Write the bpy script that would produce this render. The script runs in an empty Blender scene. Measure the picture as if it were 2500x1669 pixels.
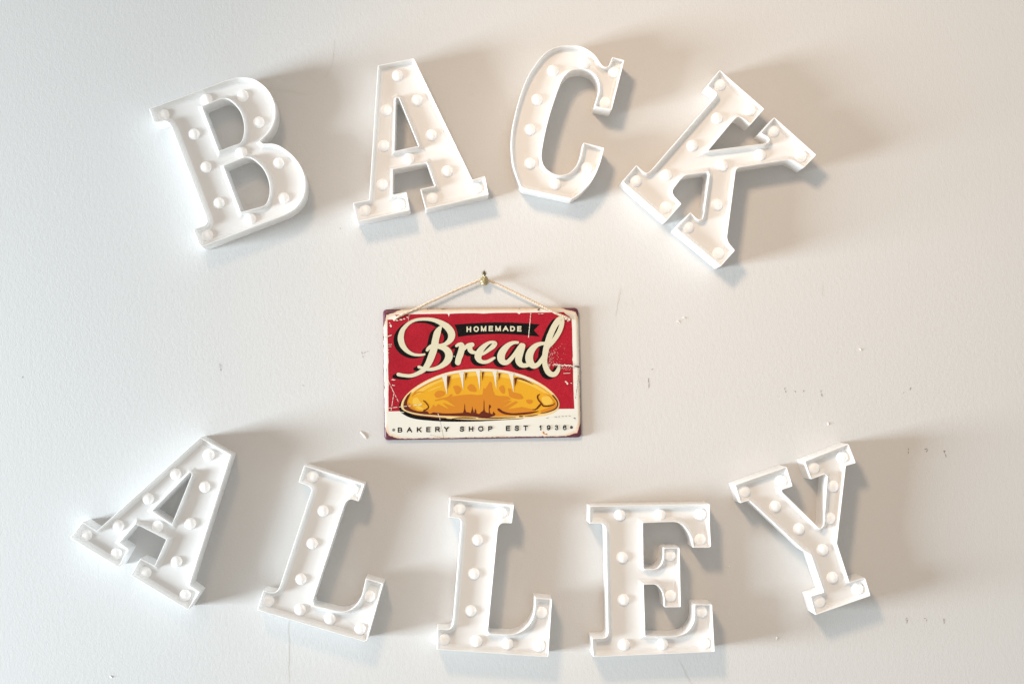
import bpy, bmesh, math, random
from mathutils import Vector
from mathutils.geometry import tessellate_polygon

random.seed(7)
SC = bpy.context.scene
COL = SC.collection

# ------------------------------------------------------------------ scale and camera
S = 0.00058                 # metres on the wall per pixel of the photograph
PW, PH = 2500, 1669
VX, VY = 1105, 960          # foot of the perpendicular from the lens to the wall
D = 1.92                    # camera distance to the wall
CX, CY, Z0 = 1250, 834.5, 1.60
DEPTH = 0.042               # depth of the letters

def W(px, py, h=0.0):
    """point at height h in front of the wall (wall is the plane y = 0, room is -y)"""
    f = (D - h) / D
    x = ((px - VX) * f + VX - CX) * S
    z = Z0 - ((py - VY) * f + VY - CY) * S
    return Vector((x, -h, z))

cam_d = bpy.data.cameras.new('camera')
cam = bpy.data.objects.new('camera', cam_d)
COL.objects.link(cam)
cam.location = ((VX - CX) * S, -D, Z0 - (VY - CY) * S)
cam.rotation_euler = (math.pi / 2, 0, 0)
cam_d.sensor_width = 36.0
cam_d.lens = 36.0 * (D / S) / PW
cam_d.shift_x = (CX - VX) / PW
cam_d.shift_y = (VY - CY) / PW
cam_d.clip_end = 50
SC.camera = cam

# ------------------------------------------------------------------ light
world = bpy.data.worlds.new('World')
SC.world = world
world.use_nodes = True
bg = world.node_tree.nodes['Background']
bg.inputs['Color'].default_value = (0.522, 0.490, 0.446, 1)
bg.inputs['Strength'].default_value = 1.0

# daylight from a low window at the left, raking along the wall
win = bpy.data.lights.new('window_light', 'AREA')
win.shape = 'RECTANGLE'; win.size = 1.75; win.size_y = 1.0
win.energy = 142; win.color = (0.80, 0.92, 1.0); win.spread = math.radians(100)
wo = bpy.data.objects.new('window_light', win); COL.objects.link(wo)
wo.location = (-4.1, -1.02, 0.75)
wo.rotation_euler = (Vector((1.5, -0.15, 1.25)) - wo.location).to_track_quat('-Z', 'Y').to_euler()
# warm ceiling spot above the camera
lamp = bpy.data.lights.new('ceiling_spot', 'SPOT')
lamp.energy = 82; lamp.color = (1.0, 0.71, 0.47); lamp.shadow_soft_size = 0.15
lamp.spot_size = math.radians(75); lamp.spot_blend = 1.0
lo = bpy.data.objects.new('ceiling_spot', lamp); COL.objects.link(lo)
lo.location = (-0.55, -1.40, 2.62)
lo.rotation_euler = (Vector((0.82, 0.0, 1.32)) - lo.location).to_track_quat('-Z', 'Y').to_euler()

SC.view_settings.view_transform = 'Standard'
SC.view_settings.look = 'None'
SC.view_settings.exposure = 0.0
SC.view_settings.gamma = 1.0

# ------------------------------------------------------------------ materials
def lin(c):
    return tuple(((v / 255) / 12.92 if v / 255 <= .04045 else ((v / 255 + .055) / 1.055) ** 2.4) for v in c) + (1,)

class NT:
    def __init__(self, name):
        self.m = bpy.data.materials.new(name); self.m.use_nodes = True
        self.t = self.m.node_tree; self.b = self.t.nodes['Principled BSDF']
    def n(self, typ, **kw):
        nd = self.t.nodes.new(typ)
        for k, v in kw.items():
            if k in nd.inputs: nd.inputs[k].default_value = v
            else: setattr(nd, k, v)
        return nd
    def l(self, a, b): self.t.links.new(a, b)
    def math(self, op, a, b=None, clamp=False):
        nd = self.t.nodes.new('ShaderNodeMath'); nd.operation = op; nd.use_clamp = clamp
        for i, v in enumerate((a, b)):
            if v is None: continue
            if isinstance(v, (int, float)): nd.inputs[i].default_value = v
            else: self.l(v, nd.inputs[i])
        return nd.outputs[0]
    def ramp(self, fac, stops):
        r = self.t.nodes.new('ShaderNodeValToRGB'); self.l(fac, r.inputs[0])
        e = r.color_ramp.elements
        while len(e) < len(stops): e.new(.5)
        for el, (p, c) in zip(e, stops): el.position = p; el.color = c
        return r.outputs[0]
    def mix(self, fac, a, b):
        nd = self.t.nodes.new('ShaderNodeMix'); nd.data_type = 'RGBA'
        if isinstance(fac, (int, float)): nd.inputs[0].default_value = fac
        else: self.l(fac, nd.inputs[0])
        for i, v in ((6, a), (7, b)):
            if isinstance(v, tuple): nd.inputs[i].default_value = v
            else: self.l(v, nd.inputs[i])
        return nd.outputs[2]
    def noise(self, scale, detail=3, rough=.5, vec=None):
        nd = self.t.nodes.new('ShaderNodeTexNoise')
        nd.inputs['Scale'].default_value = scale; nd.inputs['Detail'].default_value = detail
        nd.inputs['Roughness'].default_value = rough
        if vec is None:
            if not hasattr(self, 'tc'): self.tc = self.t.nodes.new('ShaderNodeTexCoord')
            vec = self.tc.outputs['Object']
        self.l(vec, nd.inputs['Vector'])
        return nd.outputs[0]
    def bump(self, h, strength, dist, normal=None):
        b = self.t.nodes.new('ShaderNodeBump'); b.inputs['Strength'].default_value = strength
        b.inputs['Distance'].default_value = dist
        self.l(h, b.inputs['Height'])
        if normal is not None: self.l(normal, b.inputs['Normal'])
        return b.outputs[0]

def mat_wall():
    n = NT('painted_plaster')
    n.tc = n.t.nodes.new('ShaderNodeTexCoord')
    mp = n.t.nodes.new('ShaderNodeMapping'); mp.inputs['Scale'].default_value = (1, 1, 0.55)
    n.l(n.tc.outputs['Object'], mp.inputs['Vector'])
    big = n.noise(1.6, 4, .55)
    mid = n.noise(9, 4, .6)
    fine = n.noise(620, 3, .65, mp.outputs[0])
    peel = n.noise(210, 3, .55, mp.outputs[0])
    c = n.mix(n.math('MULTIPLY', big, .8), (.650, .645, .636, 1), (.63, .629, .626, 1))
    c = n.mix(n.math('MULTIPLY', mid, .25), c, (.665, .66, .654, 1))
    c = n.mix(n.ramp(fine, [(.30, (.16, .16, .16, 1)), (.52, (0, 0, 0, 1))]), c, (.52, .50, .47, 1))
    n.l(c, n.b.inputs['Base Color'])
    n.b.inputs['Roughness'].default_value = .72
    n.b.inputs['Specular IOR Level'].default_value = .25
    b1 = n.bump(n.noise(7, 3, .5), .05, .004)
    b2 = n.bump(peel, .20, .0009, b1)
    b3 = n.bump(fine, .38, .0006, b2)
    n.l(b3, n.b.inputs['Normal'])
    return n.m

def mat_plastic(name, col, rough=.34, sss=0.0, scale=.004, thin=0.0):
    n = NT(name)
    v = n.noise(28, 3, .5)
    n.l(n.mix(n.math('MULTIPLY', v, .5), col, tuple(x * .965 for x in col[:3]) + (1,)), n.b.inputs['Base Color'])
    n.l(n.math('ADD', n.math('MULTIPLY', n.noise(90, 2), .14), rough - .07), n.b.inputs['Roughness'])
    n.l(n.bump(n.noise(260, 2), .05, .0004), n.b.inputs['Normal'])
    if sss:
        n.b.inputs['Subsurface Weight'].default_value = sss
        n.b.inputs['Subsurface Radius'].default_value = (1, .85, .7)
        n.b.inputs['Subsurface Scale'].default_value = scale
    if thin:                                             # thin moulded wall that lets light through
        tr = n.t.nodes.new('ShaderNodeBsdfTranslucent'); tr.inputs['Color'].default_value = (.985, .98, .97, 1)
        mx = n.t.nodes.new('ShaderNodeMixShader'); mx.inputs[0].default_value = thin
        n.l(n.b.outputs[0], mx.inputs[1]); n.l(tr.outputs[0], mx.inputs[2])
        n.l(mx.outputs[0], n.t.nodes['Material Output'].inputs['Surface'])
    return n.m

def mat_print(name, rgb, grain=.10, rough=.45, vary=None, spec=.18):
    n = NT(name)
    c = tuple(v / 1.28 for v in lin(rgb)[:3]) + (1,)
    dark = tuple(x * (1 - grain) for x in c[:3]) + (1,)
    lite = tuple(min(1, x * (1 + grain * .8) + .004 * grain * 10) for x in c[:3]) + (1,)
    g = n.noise(900, 2, .6)
    col = n.mix(n.ramp(g, [(.35, (0, 0, 0, 1)), (.65, (1, 1, 1, 1))]), dark, lite)
    if vary:
        col = n.mix(n.math('MULTIPLY', n.ramp(n.noise(22, 4, .6), [(.4, (0, 0, 0, 1)), (.7, (1, 1, 1, 1))]), .55), col, tuple(v / 1.28 for v in lin(vary)[:3]) + (1,))
    n.l(col, n.b.inputs['Base Color'])
    n.b.inputs['Roughness'].default_value = rough
    n.b.inputs['Specular IOR Level'].default_value = spec
    return n.m

def mat_flat(name, rgb, rough=.6, metal=0.0, var=.25, scale=200, bump=0):
    n = NT(name)
    c = lin(rgb)
    n.l(n.mix(n.noise(scale, 3, .6), tuple(x * (1 - var) for x in c[:3]) + (1,), tuple(min(1, x * (1 + var)) for x in c[:3]) + (1,)), n.b.inputs['Base Color'])
    n.b.inputs['Roughness'].default_value = rough
    n.b.inputs['Metallic'].default_value = metal
    if bump: n.l(n.bump(n.noise(scale * 3, 2), bump, .0005), n.b.inputs['Normal'])
    return n.m

M_WALL = mat_wall()
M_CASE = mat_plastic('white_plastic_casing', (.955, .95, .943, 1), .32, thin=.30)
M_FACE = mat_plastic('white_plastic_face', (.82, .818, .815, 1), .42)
M_BULB = mat_plastic('white_bulb_plastic', (.99, .988, .985, 1), .32, thin=.16)

# weak glow added to the small bulbs so they read whiter than the faces
_b = M_BULB.node_tree.nodes['Principled BSDF']
_b.inputs['Emission Color'].default_value = (1.0, .985, .96, 1); _b.inputs['Emission Strength'].default_value = .15

# ------------------------------------------------------------------ mesh helpers
def link(name, verts, faces, mat, parent=None, origin=None, smooth=None):
    me = bpy.data.meshes.new(name)
    o = Vector(origin) if origin is not None else Vector((0, 0, 0))
    me.from_pydata([tuple(Vector(v) - o) for v in verts], [], faces)
    me.materials.append(mat)
    me.validate()
    me.update()
    if smooth is not None:
        me.polygons.foreach_set('use_smooth', [True] * len(me.polygons))
        me.set_sharp_from_angle(angle=math.radians(smooth))
    ob = bpy.data.objects.new(name, me)
    COL.objects.link(ob)
    if parent is not None: ob.parent = parent
    elif origin is not None: ob.location = o
    return ob

def tag(o, label=None, cat=None, group=None, kind=None):
    if label: o['label'] = label
    if cat: o['category'] = cat
    if group: o['group'] = group
    if kind: o['kind'] = kind
    return o

def empty(name, loc):
    e = bpy.data.objects.new(name, None); COL.objects.link(e)
    e.location = loc; e.empty_display_size = .05
    return e

def catmull(p0, p1, p2, p3, t):
    return 0.5 * ((2 * p1) + (p2 - p0) * t + (2 * p0 - 5 * p1 + 4 * p2 - p3) * t * t + (3 * p1 - p0 - 3 * p2 + p3) * t ** 3)

def expand(pts, n=5):
    """pts: (x, y) corner or (x, y, 1) point of a smooth curve -> [(Vector2, is_corner)] closed loop"""
    P = [Vector((p[0], p[1])) for p in pts]; F = [len(p) > 2 for p in pts]; N = len(P)
    out = []
    for i in range(N):
        j = (i + 1) % N
        out.append((P[i], not F[i]))
        if F[i] and F[j]:
            h = (i - 1) % N; k = (j + 1) % N
            seg = (P[j] - P[i]).length
            a = P[h] if F[h] else P[i] - (P[i] - P[h]).normalized() * seg
            b = P[k] if F[k] else P[j] + (P[k] - P[j]).normalized() * seg
            for s in range(1, n):
                out.append((catmull(a, P[i], P[j], b, s / n), False))
    return out

def area2(P):
    return sum(P[i].x * P[(i + 1) % len(P)].y - P[(i + 1) % len(P)].x * P[i].y for i in range(len(P))) / 2

def offset(P, t):
    """move every vertex t to the left of the walking direction"""
    N = len(P); out = []
    for i in range(N):
        a = P[i] - P[i - 1]; b = P[(i + 1) % N] - P[i]
        a = a.normalized() if a.length > 1e-9 else b.normalized()
        b = b.normalized() if b.length > 1e-9 else a
        na = Vector((-a.y, a.x)); nb = Vector((-b.y, b.x))
        m = na + nb
        if m.length < 1e-6: m = na
        m.normalize()
        c = max(.35, m.dot(na))
        out.append(P[i] + m * (t / c))
    return out

def fillet(P, corner, r, n=4):
    out = []; N = len(P)
    for i in range(N):
        if not corner[i]: out.append(P[i]); continue
        a = P[i - 1] - P[i]; b = P[(i + 1) % N] - P[i]
        ra = min(r, a.length * .45, b.length * .45)
        p = P[i] + a.normalized() * ra; q = P[i] + b.normalized() * ra
        for s in range(n + 1):
            t = s / n
            out.append(p * (1 - t) ** 2 + P[i] * 2 * t * (1 - t) + q * t * t)
    return out

# ------------------------------------------------------------------ the wall
def box(name, x0, x1, y0, y1, z0, z1, mat, parent=None):
    v = [(x, y, z) for x in (x0, x1) for y in (y0, y1) for z in (z0, z1)]
    f = [(0, 1, 3, 2), (4, 6, 7, 5), (0, 4, 5, 1), (2, 3, 7, 6), (0, 2, 6, 4), (1, 5, 7, 3)]
    return link(name, v, f, mat, parent)
wall = tag(box('wall', -4.5, 4.5, 0.0, 0.2, -0.6, 4.4, M_WALL), kind='structure')
wall['label'] = 'off white painted plaster wall behind the letters'

M_SCUFF = mat_flat('grey_scuff', (148, 143, 138), .8, 0, .2, 900)
M_CRACK = mat_flat('hairline_crack_paint', (209, 206, 201), .8, 0, .02, 300)
M_CHIP = mat_flat('white_plaster_drip', (236, 233, 228), .6, 0, .03, 300)

def ribbon(pts, w, h):
    """thin mark lying on the wall, tapered at both ends, from pixel points"""
    V = []; Fc = []
    n = len(pts)
    for i, (x, y) in enumerate(pts):
        a = pts[max(0, i - 1)]; b = pts[min(n - 1, i + 1)]
        dx, dy = b[0] - a[0], b[1] - a[1]; L = math.hypot(dx, dy) or 1
        k = w * (.35 if i in (0, n - 1) else random.uniform(.7, 1.2)) / 2
        V.append(W(x - dy / L * k, y + dx / L * k, h)); V.append(W(x + dy / L * k, y - dx / L * k, h))
        if i: Fc.append((2 * i - 2, 2 * i - 1, 2 * i + 1, 2 * i))
    return V, Fc

def jitter(x0, y0, x1, y1, n, j):
    return [(x0 + (x1 - x0) * i / n + random.uniform(-j, j), y0 + (y1 - y0) * i / n + random.uniform(-j, j) * .4) for i in range(n + 1)]

def marks(name, runs, mat, h=.0003):
    V = []; Fc = []
    for pts, w in runs:
        v, f = ribbon(pts, w, h); b = len(V); V += v; Fc += [tuple(i + b for i in q) for q in f]
        h += .00001
    return link(name, V, Fc, mat, wall)

vs = lambda x, y0, y1, w=1.4: (jitter(x, y0, x + random.uniform(-2, 2), y1, 4, .8), w)
for runs in (
    [vs(1584, 922, 934, 2), vs(1585, 934, 949, 1.5)], [(jitter(1590, 903, 1595, 900, 2, .4), 1.5)],
    [vs(1917, 945, 951), vs(1918, 952, 958)], [vs(1940, 953, 957, 1.8)], [vs(1962, 952, 956, 2)],
    [vs(2004, 951, 958), vs(2006, 960, 967, 2)], [vs(2223, 945, 952, 2.2)], [vs(2206, 957, 960)],
    [vs(2217, 1093, 1099), vs(2219, 1101, 1107)],
    [(jitter(2257, 1097, 2264, 1094, 3, .5), 1.8), (jitter(2265, 1097, 2261, 1103, 3, .5), 1.5)],
    [vs(2305, 1099, 1106, 2), vs(2308, 1107, 1116, 1.4), (jitter(2304, 1099, 2309, 1101, 2, .3), 1.5)],
    [vs(2213, 1506, 1512), vs(2215, 1513, 1521), (jitter(2211, 1514, 2217, 1512, 2, .3), 1.3)],
    [(jitter(2255, 1508, 2261, 1509, 3, .5), 1.5), vs(2261, 1511, 1515)],
    [vs(2304, 1508, 1514, 1.8), vs(2305, 1515, 1522), (jitter(2302, 1515, 2307, 1513, 2, .3), 1.3)],
    [(jitter(534, 888, 538, 887, 2, .3), 1.3), (jitter(534, 892, 540, 890, 2, .3), 1.3), (jitter(535, 895, 541, 894, 2, .3), 1.3), vs(539, 897, 905, 1.4)],
    [(jitter(881, 858, 886, 864, 3, .6), 1.3), (jitter(889, 862, 893, 858, 3, .6), 1.3), vs(885, 867, 873, 1.2), (jitter(896, 858, 899, 857, 2, .4), 1.2)],
    [(jitter(738, 938, 743, 943, 2, .3), 1.1)],
    [vs(831, 556, 559, 2)], [vs(55, 918, 922, 2)]):
    marks('scuff_mark', runs, M_SCUFF)
for pts, w in (
    ([(816, 96), (815, 120), (812, 150), (807, 165), (800, 180), (792, 192)], 1.5),
    (jitter(650, 215, 760, 232, 5, 3), 1.0),
    (jitter(1515, 700, 1500, 772, 7, 3), 1.5), (jitter(705, 1512, 705, 1669, 8, 1.5), 1.4), (jitter(2010, 690, 2008, 725, 4, 2), 1.2),
    (jitter(1655, 1610, 1690, 1669, 5, 3), 1.2)):
    marks('hairline_crack', [(pts, w)], M_CRACK, .00025)

def blob(name, pts, w, hgt, mat):
    """small raised lump of dried plaster along pixel points"""
    V = []; Fc = []; K = 6; n = len(pts)
    for i, (x, y) in enumerate(pts):
        a = pts[max(0, i - 1)]; b = pts[min(n - 1, i + 1)]
        dx, dy = b[0] - a[0], b[1] - a[1]; L = math.hypot(dx, dy) or 1
        t = i / (n - 1); k = max(.12, math.sin(math.pi * min(1, max(0, t)))) ** .6
        for j in range(K):
            an = math.pi * j / (K - 1); o = math.cos(an) * w * k * random.uniform(.8, 1.2)
            V.append(W(x - dy / L * o, y + dx / L * o, math.sin(an) * hgt * k + .0001))
        if i:
            for j in range(K - 1): Fc.append(((i - 1) * K + j, (i - 1) * K + j + 1, i * K + j + 1, i * K + j))
    return link(name, V, Fc, mat, wall, smooth=60)
blob('plaster_drip', [(879, 1052), (883, 1056), (888, 1061), (892, 1066), (895, 1071)], 3, .0022, M_CHIP)
blob('plaster_drip', [(2022, 1030), (2022.5, 1034), (2022, 1038)], 1.6, .0016, M_CHIP)
blob('plaster_drip', [(268, 1648), (271, 1651), (274, 1653)], 1.8, .0014, M_CHIP)
blob('plaster_drip', [(1895, 1553), (1898, 1556), (1896, 1562)], 1.6, .0012, M_CHIP)
blob('plaster_drip', [(2098, 850), (2102, 853), (2103, 857)], 1.8, .0012, M_CHIP)
blob('plaster_drip', [(1665, 778), (1670, 775), (1675, 779)], 1.8, .0012, M_CHIP)
blob('plaster_drip', [(1650, 786), (1656, 783), (1660, 788)], 1.6, .001, M_CHIP)
blob('plaster_drip', [(1776, 1384), (1780, 1381), (1782, 1386)], 1.6, .001, M_CHIP)

# ------------------------------------------------------------------ the bulb letters
RECESS = .0108; RIM = .0013
HF = DEPTH - RECESS
def make_bulb_mesh():
    V = []; Fc = []; r = .0076; K = 32
    # turned profile: short collar then a dome, axis towards the room (-y)
    prof = [(.0080, 0), (.0080, .0009), (.0076, .0014)]
    for i in range(0, 12):
        a = math.pi / 2 * i / 12
        prof.append((r * math.cos(a), .0012 + r * .62 * math.sin(a)))
    for (rr, h) in prof:
        for k in range(K):
            t = 2 * math.pi * k / K
            V.append((rr * math.cos(t), -h, rr * math.sin(t)))
    n = len(prof)
    for i in range(n - 1):
        for k in range(K):
            Fc.append((i * K + k, i * K + (k + 1) % K, (i + 1) * K + (k + 1) % K, (i + 1) * K + k))
    V.append((0, -(.0012 + r * .62), 0))
    for k in range(K): Fc.append(((n - 1) * K + k, (n - 1) * K + (k + 1) % K, len(V) - 1))
    me = bpy.data.meshes.new('bulb'); me.from_pydata(V, [], Fc); me.materials.append(M_BULB)
    bm = bmesh.new(); bm.from_mesh(me); bmesh.ops.recalc_face_normals(bm, faces=bm.faces); bm.to_mesh(me); bm.free()
    me.polygons.foreach_set('use_smooth', [True] * len(me.polygons)); me.set_sharp_from_angle(angle=math.radians(50))
    return me
bulb_mesh = make_bulb_mesh()

def letter(label, ox, oy, sc, outer, holes, bulbs, rad=2.4):
    conv = lambda p: (ox + p[0] / sc, oy + p[1] / sc)
    loops = []
    for k, lp in enumerate([outer] + holes):
        ex = expand([conv(p) + tuple(p[2:]) for p in lp])
        P = [Vector((W(q.x, q.y, DEPTH).x, W(q.x, q.y, DEPTH).z)) for q, _ in ex]
        C = [c for _, c in ex]
        ccw = area2(P) > 0
        if ccw != (k == 0): P.reverse(); C.reverse()
        loops.append((P, C))
    xs = [p.x for p in loops[0][0]]; zs = [p.y for p in loops[0][0]]
    org = Vector(((min(xs) + max(xs)) / 2, 0, (min(zs) + max(zs)) / 2))
    root = tag(empty('marquee_letter', org), label, 'letter light', 'white bulb letters spelling two words on the wall')
    V = []; Fc = []; faceloops = []
    r = rad * S
    rings = [(-.0004, .0004, r), (0.0, DEPTH - .0007, r), (.00012, DEPTH - .0002, r), (.00045, DEPTH, r),
             (RIM - .00045, DEPTH, r * .8), (RIM - .0001, DEPTH - .0002, r * .8), (RIM, DEPTH - .0007, r * .8), (RIM + .0006, HF + .0052, r * .8), (RIM + .0012, HF + .0030, r * .8), (RIM + .0025, HF + .0011, r * .8), (RIM + .0042, HF + .0003, r * .8), (RIM + .0060, HF, r * .8)]
    for P, C in loops:
        base = None
        for off, h, rr in rings:
            Q = fillet(offset(P, off), C, rr)
            b = len(V); V += [(q.x, -h, q.y) for q in Q]; n = len(Q)
            if base is not None:
                Fc += [(base + i, base + (i + 1) % n, b + (i + 1) % n, b + i) for i in range(n)]
            base = b
        faceloops.append([Vector((q.x, q.y, 0)) for q in Q])
    casing = link('casing', V, Fc, M_CASE, root, org, smooth=55)
    flat = [p for l in faceloops for p in l]
    tris = tessellate_polygon(faceloops)
    Fv = [(p.x, -HF, p.y) for p in flat]
    tri2 = []
    for t in tris:
        a, b, c = (flat[i] for i in t)
        cr = (b.x - a.x) * (c.y - a.y) - (b.y - a.y) * (c.x - a.x)
        if abs(cr) < 1e-14: continue
        tri2.append(tuple(t) if cr > 0 else (t[0], t[2], t[1]))
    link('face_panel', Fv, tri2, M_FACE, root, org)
    for q in bulbs:
        x, y = conv(q)
        p = W(x, y, HF + .004)
        o = bpy.data.objects.new('bulb', bulb_mesh); COL.objects.link(o); o.parent = root
        o.location = Vector((p.x, -HF, p.z)) - org
    return root

letter('white letter B light leaning left, first letter of the upper row', 340, 160, 3.2667,
 [(78, 345), (690, 118), (770, 95, 1), (850, 93, 1), (920, 110, 1), (990, 157, 1), (1045, 222, 1), (1078, 300, 1), (1087, 375, 1), (1078, 440, 1), (1055, 500, 1), (1015, 555, 1), (963, 605),
  (985, 622), (1050, 620, 1), (1120, 640, 1), (1200, 695, 1), (1268, 770, 1), (1312, 860, 1), (1326, 940, 1), (1318, 1020, 1), (1290, 1085, 1), (1240, 1145, 1), (1165, 1192, 1),
  (1080, 1225), (497, 1448), (476, 1425), (430, 1306), (495, 1283, 1), (525, 1270, 1), (540, 1245, 1), (535, 1215), (262, 505), (238, 462, 1), (205, 445, 1), (170, 448, 1), (118, 458)],
 [[(503, 330), (640, 272, 1), (680, 264, 1), (720, 275, 1), (770, 318, 1), (810, 380, 1), (832, 450, 1), (836, 520, 1), (822, 590, 1), (795, 622, 1), (770, 630), (636, 680)],
  [(673, 803), (820, 742, 1), (860, 733, 1), (900, 742, 1), (950, 780, 1), (995, 835, 1), (1028, 910, 1), (1040, 990, 1), (1032, 1055, 1), (1012, 1100, 1), (985, 1120, 1), (960, 1128), (810, 1167)]],
 [(190, 390), (535, 268), (823, 240), (950, 450), (432, 545), (527, 808), (813, 690), (1107, 778), (630, 1095), (1147, 1055), (883, 1220), (540, 1350)])

letter('white letter A light standing between the B and the C in the upper row', 840, 120, 3.484,
 [(288, 138), (594, 76), (1092, 1110), (1199, 1077), (1232, 1240), (694, 1362), (648, 1190), (772, 1162), (702, 966), (414, 1023), (413, 1237), (532, 1214), (560, 1372), (110, 1470), (74, 1306), (213, 1280)],
 [[(440, 420), (453, 411), (467, 420), (634, 824), (428, 866)]],
 [(452, 222), (618, 432), (357, 517), (740, 728), (335, 818), (553, 930), (875, 1035), (323, 1150), (1120, 1182), (752, 1265), (470, 1322), (178, 1368)])

letter('white letter C light, the only curved open letter, upper row right of centre', 1230, 90, 3.733,
 [(1101, 212), (985, 668), (833, 640), (832, 625, 1), (850, 560, 1), (866, 500, 1), (868, 435, 1), (848, 375, 1), (800, 322, 1), (740, 298, 1), (680, 296, 1), (620, 308, 1), (568, 345, 1), (530, 400, 1), (490, 500, 1),
  (440, 650, 1), (400, 790, 1), (370, 920, 1), (347, 1060, 1), (350, 1125, 1), (370, 1178, 1), (410, 1220, 1), (465, 1250, 1), (530, 1258, 1), (590, 1243, 1), (640, 1200, 1), (680, 1140, 1), (702, 1075, 1), (715, 1015, 1),
  (727, 962), (917, 1010), (905, 1060, 1), (880, 1150, 1), (845, 1240, 1), (800, 1320, 1), (740, 1388, 1), (690, 1435, 1), (622, 1480), (180, 1385), (148, 1360), (110, 1260, 1), (80, 1150, 1), (67, 1000, 1), (74, 860, 1),
  (95, 740, 1), (130, 600, 1), (180, 450, 1), (230, 340, 1), (290, 250, 1), (358, 165, 1), (430, 112, 1), (510, 84, 1), (590, 76, 1), (680, 80, 1), (760, 112, 1), (830, 165, 1), (870, 222, 1), (900, 262, 1), (930, 273, 1), (956, 263, 1), (973, 230, 1), (990, 185)], [],
 [(448, 305), (735, 240), (1000, 318), (923, 595), (303, 568), (240, 842), (237, 1152), (470, 1338), (757, 1192)])

letter('white letter K light tipped far to the right, last letter of the upper row', 1500, 150, 3.0154,
 [(777, 63), (1106, 350), (1003, 468), (950, 425, 1), (920, 410, 1), (893, 420, 1), (865, 450), (694, 655), (1090, 606, 1), (1120, 600, 1), (1138, 578, 1), (1122, 556, 1), (1072, 527), (1178, 410), (1489, 688), (1398, 782),
  (1330, 740, 1), (1285, 725, 1), (1240, 730), (915, 783), (895, 802), (832, 1285, 1), (836, 1315, 1), (852, 1345, 1), (890, 1390), (785, 1508), (452, 1230), (562, 1110), (600, 1150, 1), (622, 1162, 1), (642, 1158, 1), (652, 1140, 1), (658, 1110),
  (697, 830), (688, 812), (530, 838, 1), (508, 850, 1), (490, 868), (442, 930, 1), (430, 958, 1), (442, 990, 1), (496, 1048), (388, 1172), (58, 885), (163, 762), (212, 808, 1), (240, 820, 1), (265, 806, 1), (290, 780), (730, 275, 1), (748, 248, 1), (742, 225, 1), (682, 182)], [],
 [(780, 170), (1000, 355), (757, 415), (575, 617), (1172, 512), (1077, 685), (1377, 697), (797, 765), (385, 832), (160, 878), (380, 1072), (757, 1052), (545, 1218), (768, 1410)])

letter('white letter A light leaning right at the start of the lower row', 160, 1050, 3.484,
 [(1146, 57), (1408, 206), (1055, 1314), (1143, 1374), (1042, 1527), (552, 1232), (638, 1087), (757, 1150), (856, 928), (598, 796), (462, 953), (540, 1010), (452, 1165), (38, 915), (146, 777), (254, 848), (275, 845)],
 [[(737, 685), (1052, 363), (1066, 360), (1074, 375), (905, 795)]],
 [(1213, 210), (930, 372), (1178, 482), (697, 582), (443, 812), (777, 818), (1057, 793), (173, 890), (425, 1050), (938, 1117), (677, 1210), (1012, 1403)])

letter('white letter L light leaning right, beside the A in the lower row', 610, 1110, 3.267,
 [(434, 80), (916, 230), (868, 372), (820, 356, 1), (792, 358, 1), (765, 380, 1), (750, 410), (503, 1160), (512, 1198), (690, 1240, 1), (745, 1246, 1), (795, 1234, 1), (842, 1200, 1), (880, 1150, 1), (902, 1085, 1), (925, 982), (1066, 1022), (935, 1482), (915, 1488), (58, 1236), (108, 1078), (165, 1094, 1), (195, 1094, 1), (220, 1080, 1), (236, 1052, 1), (250, 1015),
  (486, 300, 1), (490, 275, 1), (472, 252, 1), (440, 236, 1), (388, 218)], [],
 [(500, 172), (817, 275), (580, 448), (492, 707), (403, 992), (147, 1165), (397, 1237), (637, 1310), (955, 1128), (877, 1390)])

letter('white upright letter L light below the bread sign, third in the lower row', 1040, 1190, 3.6455,
 [(210, 98), (785, 150), (766, 318), (705, 314, 1), (668, 322, 1), (645, 350, 1), (638, 390), (553, 1275), (567, 1296), (740, 1302, 1), (805, 1292, 1), (868, 1260, 1), (922, 1208, 1), (955, 1140, 1), (967, 1070, 1), (970, 975), (1124, 988), (1090, 1507), (96, 1438), (100, 1252), (185, 1258, 1), (218, 1248, 1), (238, 1215, 1), (244, 1170),
  (312, 330, 1), (308, 295, 1), (288, 272, 1), (198, 260)], [],
 [(302, 188), (668, 222), (457, 467), (425, 768), (397, 1097), (163, 1350), (450, 1368), (727, 1390), (1028, 1112), (1008, 1412)])

letter('white letter E light standing between the L and the Y in the lower row', 1410, 1200, 3.733,
 [(108, 128), (1207, 108), (1208, 300), (1218, 497), (1205, 508), (1050, 508), (1050, 480, 1), (1040, 428, 1), (1010, 365, 1), (962, 308, 1), (905, 278, 1), (840, 275, 1), (770, 276), (598, 284), (603, 690), (618, 703), (690, 703, 1), (735, 688, 1), (768, 648, 1), (783, 590, 1), (783, 508), (932, 508), (944, 1050), (792, 1052), (787, 970, 1), (772, 912, 1), (735, 862, 1), (695, 843, 1), (605, 845), (620, 1312), (850, 1312, 1), (925, 1305, 1), (1000, 1270, 1), (1050, 1200, 1), (1065, 1130, 1), (1066, 1024), (1228, 1022), (1252, 1458), (142, 1504), (128, 1330), (230, 1330, 1), (262, 1318, 1), (276, 1288, 1), (275, 1250),
  (258, 360, 1), (252, 320, 1), (232, 296, 1), (200, 286, 1), (105, 288)], [],
 [(388, 212), (755, 212), (1122, 208), (1122, 437), (408, 600), (845, 578), (420, 985), (850, 950), (427, 1395), (778, 1390), (1160, 1385), (1135, 1095)])

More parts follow.
